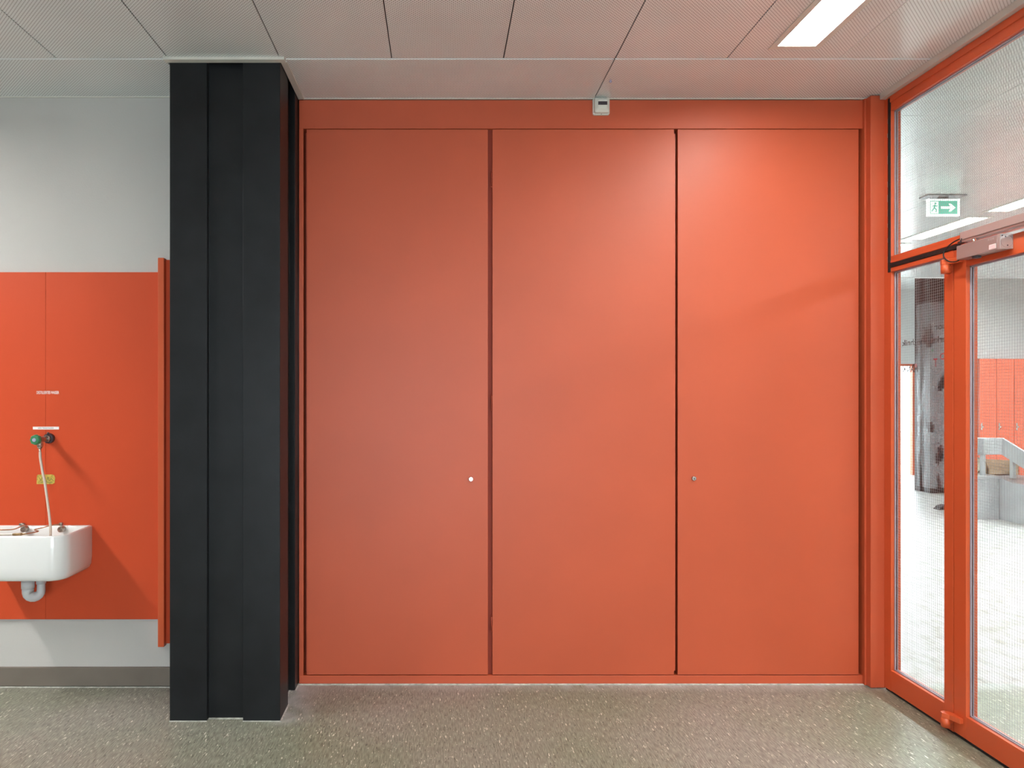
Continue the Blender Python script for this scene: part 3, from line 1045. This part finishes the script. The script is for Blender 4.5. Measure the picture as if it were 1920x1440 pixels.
# ------------------------------------------------------------------ hall beyond the glass
ex = thing('exit_sign', 'green and white running man exit sign with arrow hanging from hall ceiling', 'exit sign', (3.835, 5.36, 2.93))
EY = 5.36
MB().box(3.685, 3.985, EY - 0.05, EY + 0.05, 2.990, H - 0.0005, 0.001, 1).box(3.80, 3.87, EY - 0.01, EY + 0.01, 2.972, 2.991).build('ceiling_plate', M['steel_dark'], ex)
hs = MB()
for x0, x1, z0, z1 in ((3.715, 3.955, 2.845, 2.859), (3.715, 3.955, 2.960, 2.974), (3.715, 3.730, 2.845, 2.974), (3.940, 3.955, 2.845, 2.974)):
    hs.box(x0, x1, EY - 0.012, EY + 0.012, z0, z1)
hs.build('frame', M['sign_white'], ex)
MB().box(3.729, 3.941, EY - 0.007, EY + 0.007, 2.858, 2.961).build('panel', M['sign_green'], ex)
pic = MB()
pic.prism([(3.815, 2.899), (3.885, 2.899), (3.872, 2.878), (3.889, 2.878), (3.926, 2.9085), (3.889, 2.939), (3.872, 2.939), (3.885, 2.918), (3.815, 2.918)], EY - 0.0085, EY - 0.006, 'y')
pic.build('arrow', M['sign_white'], ex)
dr = MB().box(3.738, 3.795, EY - 0.0085, EY - 0.006, 2.864, 2.955)
dr.mi = 1
dr.cyl((3.772, EY - 0.0095, 2.940), (3.772, EY - 0.008, 2.940), 0.0065, n=12)
for a, b_, r in (((3.768, 2.930), (3.762, 2.905), 0.006), ((3.764, 2.926), (3.782, 2.917), 0.0032), ((3.782, 2.917), (3.788, 2.924), 0.003), ((3.766, 2.926), (3.750, 2.918), 0.0032), ((3.762, 2.905), (3.779, 2.893), 0.004), ((3.779, 2.893), (3.776, 2.874), 0.0036), ((3.760, 2.905), (3.752, 2.889), 0.004), ((3.752, 2.889), (3.741, 2.880), 0.0035)):
    dr.tube([(a[0], EY - 0.0085, a[1]), (b_[0], EY - 0.0085, b_[1])], r, 8, smooth_path=False)
dr.build('running_man', [M['sign_white'], M['sign_green']], ex)

# lockers
lk = thing('locker_bank', 'row of salmon-red lockers against the hall wall behind the steel bench', 'lockers', (8.4, 10.0, 0))
MB().box(7.67, 9.42, 10.022, 10.49, 0.0, 2.0).build('carcass', M['recess'], lk)
for k in range(7):
    x0 = 7.67 + 0.25 * k
    d = MB().box(x0 + 0.003, x0 + 0.247, 10.0, 10.022, 0.06, 1.997, 0.002, 1).build('door', M['locker'], lk)
    MB().box(x0 + 0.018, x0 + 0.040, 9.985, 10.001, 0.985, 1.085, 0.003, 1).cyl((x0 + 0.030, 9.985, 1.03), (x0 + 0.030, 9.970, 1.03), 0.014, 0.012, 14).build('latch', M['chrome'], d)

# steel bench: corner unit with a raised trough on posts, one arm sloping towards the room
bn = thing('steel_bench', 'grey steel corner bench with raised sloping trough, seen through the door glass', 'bench', (6.6, 8.4, 0))
MB().box(6.36, 6.66, 8.37, 8.76, 0.0, 0.48, 0.004, 1).box(6.34, 6.68, 8.35, 8.78, 0.48, 0.52, 0.006, 2).build('base_unit', M['steel'], bn)
MB().box(6.665, 7.10, 7.50, 8.95, 0.0, 0.46, 0.004, 1).build('base_unit', M['steel'], bn)
MB().prism([(7.50, 0.30), (8.37, 0.50), (8.95, 0.50), (8.95, 0.46), (7.50, 0.26)], 6.66, 7.12, 'x').build('worktop', M['steel'], bn)
MB().box(6.40, 6.71, 8.38, 8.44, 0.77, 0.97, 0.004, 1).box(6.40, 6.71, 8.44, 8.90, 0.77, 0.79).build('trough', M['steel'], bn)
MB().box(6.405, 6.475, 8.372, 8.381, 0.775, 0.965).build('cover_plate', M['steel_dark'], bn)
sl_ = MB()
sl_.prism([(7.45, 0.565), (8.40, 0.97), (8.40, 0.77), (7.45, 0.365)], 6.71, 6.735, 'x')
sl_.prism([(7.45, 0.385), (8.40, 0.79), (8.40, 0.77), (7.45, 0.365)], 6.735, 7.05, 'x')
sl_.prism([(7.45, 0.565), (8.40, 0.97), (8.40, 0.77), (7.45, 0.365)], 7.05, 7.075, 'x')
sl_.build('sloping_trough', M['steel'], bn)
for x, y in ((6.50, 8.42), (6.765, 8.30)):
    MB().box(x - 0.022, x + 0.022, y - 0.022, y + 0.022, 0.50, 0.775, 0.003, 1).build('post', M['steel'], bn)
cb = thing('cardboard_tray', 'low brown cardboard tray on the steel bench beside the cream bag', 'tray', (6.8, 8.75, 0.52))
t = MB()
for x0, x1, y0, y1, z0, z1 in ((6.70, 7.08, 8.60, 8.94, 0.505, 0.512), (6.70, 7.08, 8.60, 8.608, 0.505, 0.60), (6.70, 7.08, 8.932, 8.94, 0.505, 0.66), (6.70, 6.708, 8.60, 8.94, 0.505, 0.62), (7.072, 7.08, 8.60, 8.94, 0.505, 0.62)):
    t.box(x0, x1, y0, y1, z0, z1)
t.build('walls', M['card'], cb)
MB().prism([(6.70, 0.60), (7.08, 0.60), (7.12, 0.68), (6.66, 0.70)], 8.596, 8.602, 'y').build('flap', M['card'], cb)
# bag
b = bmesh.new()
bmesh.ops.create_icosphere(b, subdivisions=4, radius=1)
for v in b.verts:
    nn = noise.noise(v.co * 2.2) * 0.18 + noise.noise(v.co * 6) * 0.07
    p = v.co * (1 + nn)
    z = max(p.z, -0.8)
    v.co = Vector((6.53 + p.x * 0.13, 8.68 + p.y * 0.13, 0.521 + (z + 0.8) * 0.125))
for f_ in b.faces:
    f_.smooth = True
mb = MB()
mb.merge(b)
tag(mb.build('plastic_bag', M['bag']), 'crumpled cream plastic bag on the steel bench under its trough', 'bag')

# far column wrapped in plastic film
fc = thing('wrapped_column', 'distant black column wrapped in clear plastic film, seen through the narrow side glass', 'column', (7.64, 10.77, 0))
g2 = 0.125
fx0, fx1, fy0, fy1 = 7.39, 7.89, 10.60, 10.945
poly = [(fx0, fy0), (fx0 + g2, fy0), (fx0 + g2, fy0 + dp), (fx1 - g2, fy0 + dp), (fx1 - g2, fy0), (fx1, fy0), (fx1, fy1), (fx0, fy1), (fx0, fy1 - g2), (fx0 + dp, fy1 - g2), (fx0 + dp, fy0 + g2), (fx0, fy0 + g2)]
MB().prism(poly, 0.001, 3.438).build('shaft', M['black'], fc)
b = bmesh.new()
NX, NZ = 26, 90
grid = []
for j in range(NZ + 1):
    z = 0.08 + 2.80 * j / NZ
    row = []
    for i in range(NX + 1):
        u = i / NX
        s = (u * 1.5 - 0.5) * 0.5          # wraps from the left side round the front
        off = 0.018 + 0.05 * abs(noise.noise(Vector((u * 3.1, z * 2.3, 0.3)))) + 0.025 * abs(noise.noise(Vector((u * 6, z * 4.5, 4))))
        if s < 0:
            row.append(b.verts.new((fx0 - off, fy0 - s, z)))
        else:
            row.append(b.verts.new((fx0 + s, fy0 - off, z)))
    grid.append(row)
for j in range(NZ):
    for i in range(NX):
        if noise.noise(Vector((i * 0.22, j * 0.09, 9.1))) > -0.34:
            b.faces.new((grid[j][i], grid[j][i + 1], grid[j + 1][i + 1], grid[j + 1][i]))
bmesh.ops.delete(b, geom=[v for v in b.verts if not v.link_faces], context='VERTS')
mb = MB()
mb.merge(b)
for f_ in mb.b.faces:
    f_.smooth = True
mb.build('plastic_film', M['film'], fc)

st = MB().prism([(6.42, 0.001), (6.60, 0.001), (6.60, 0.055), (6.53, 0.065), (6.47, 0.05)], 9.05, 9.16, 'y')
tag(st.build('door_wedge', M['rubber'], bevel=0.004), 'small dark wedge lying on the bright hall floor beyond the side glass', 'wedge')
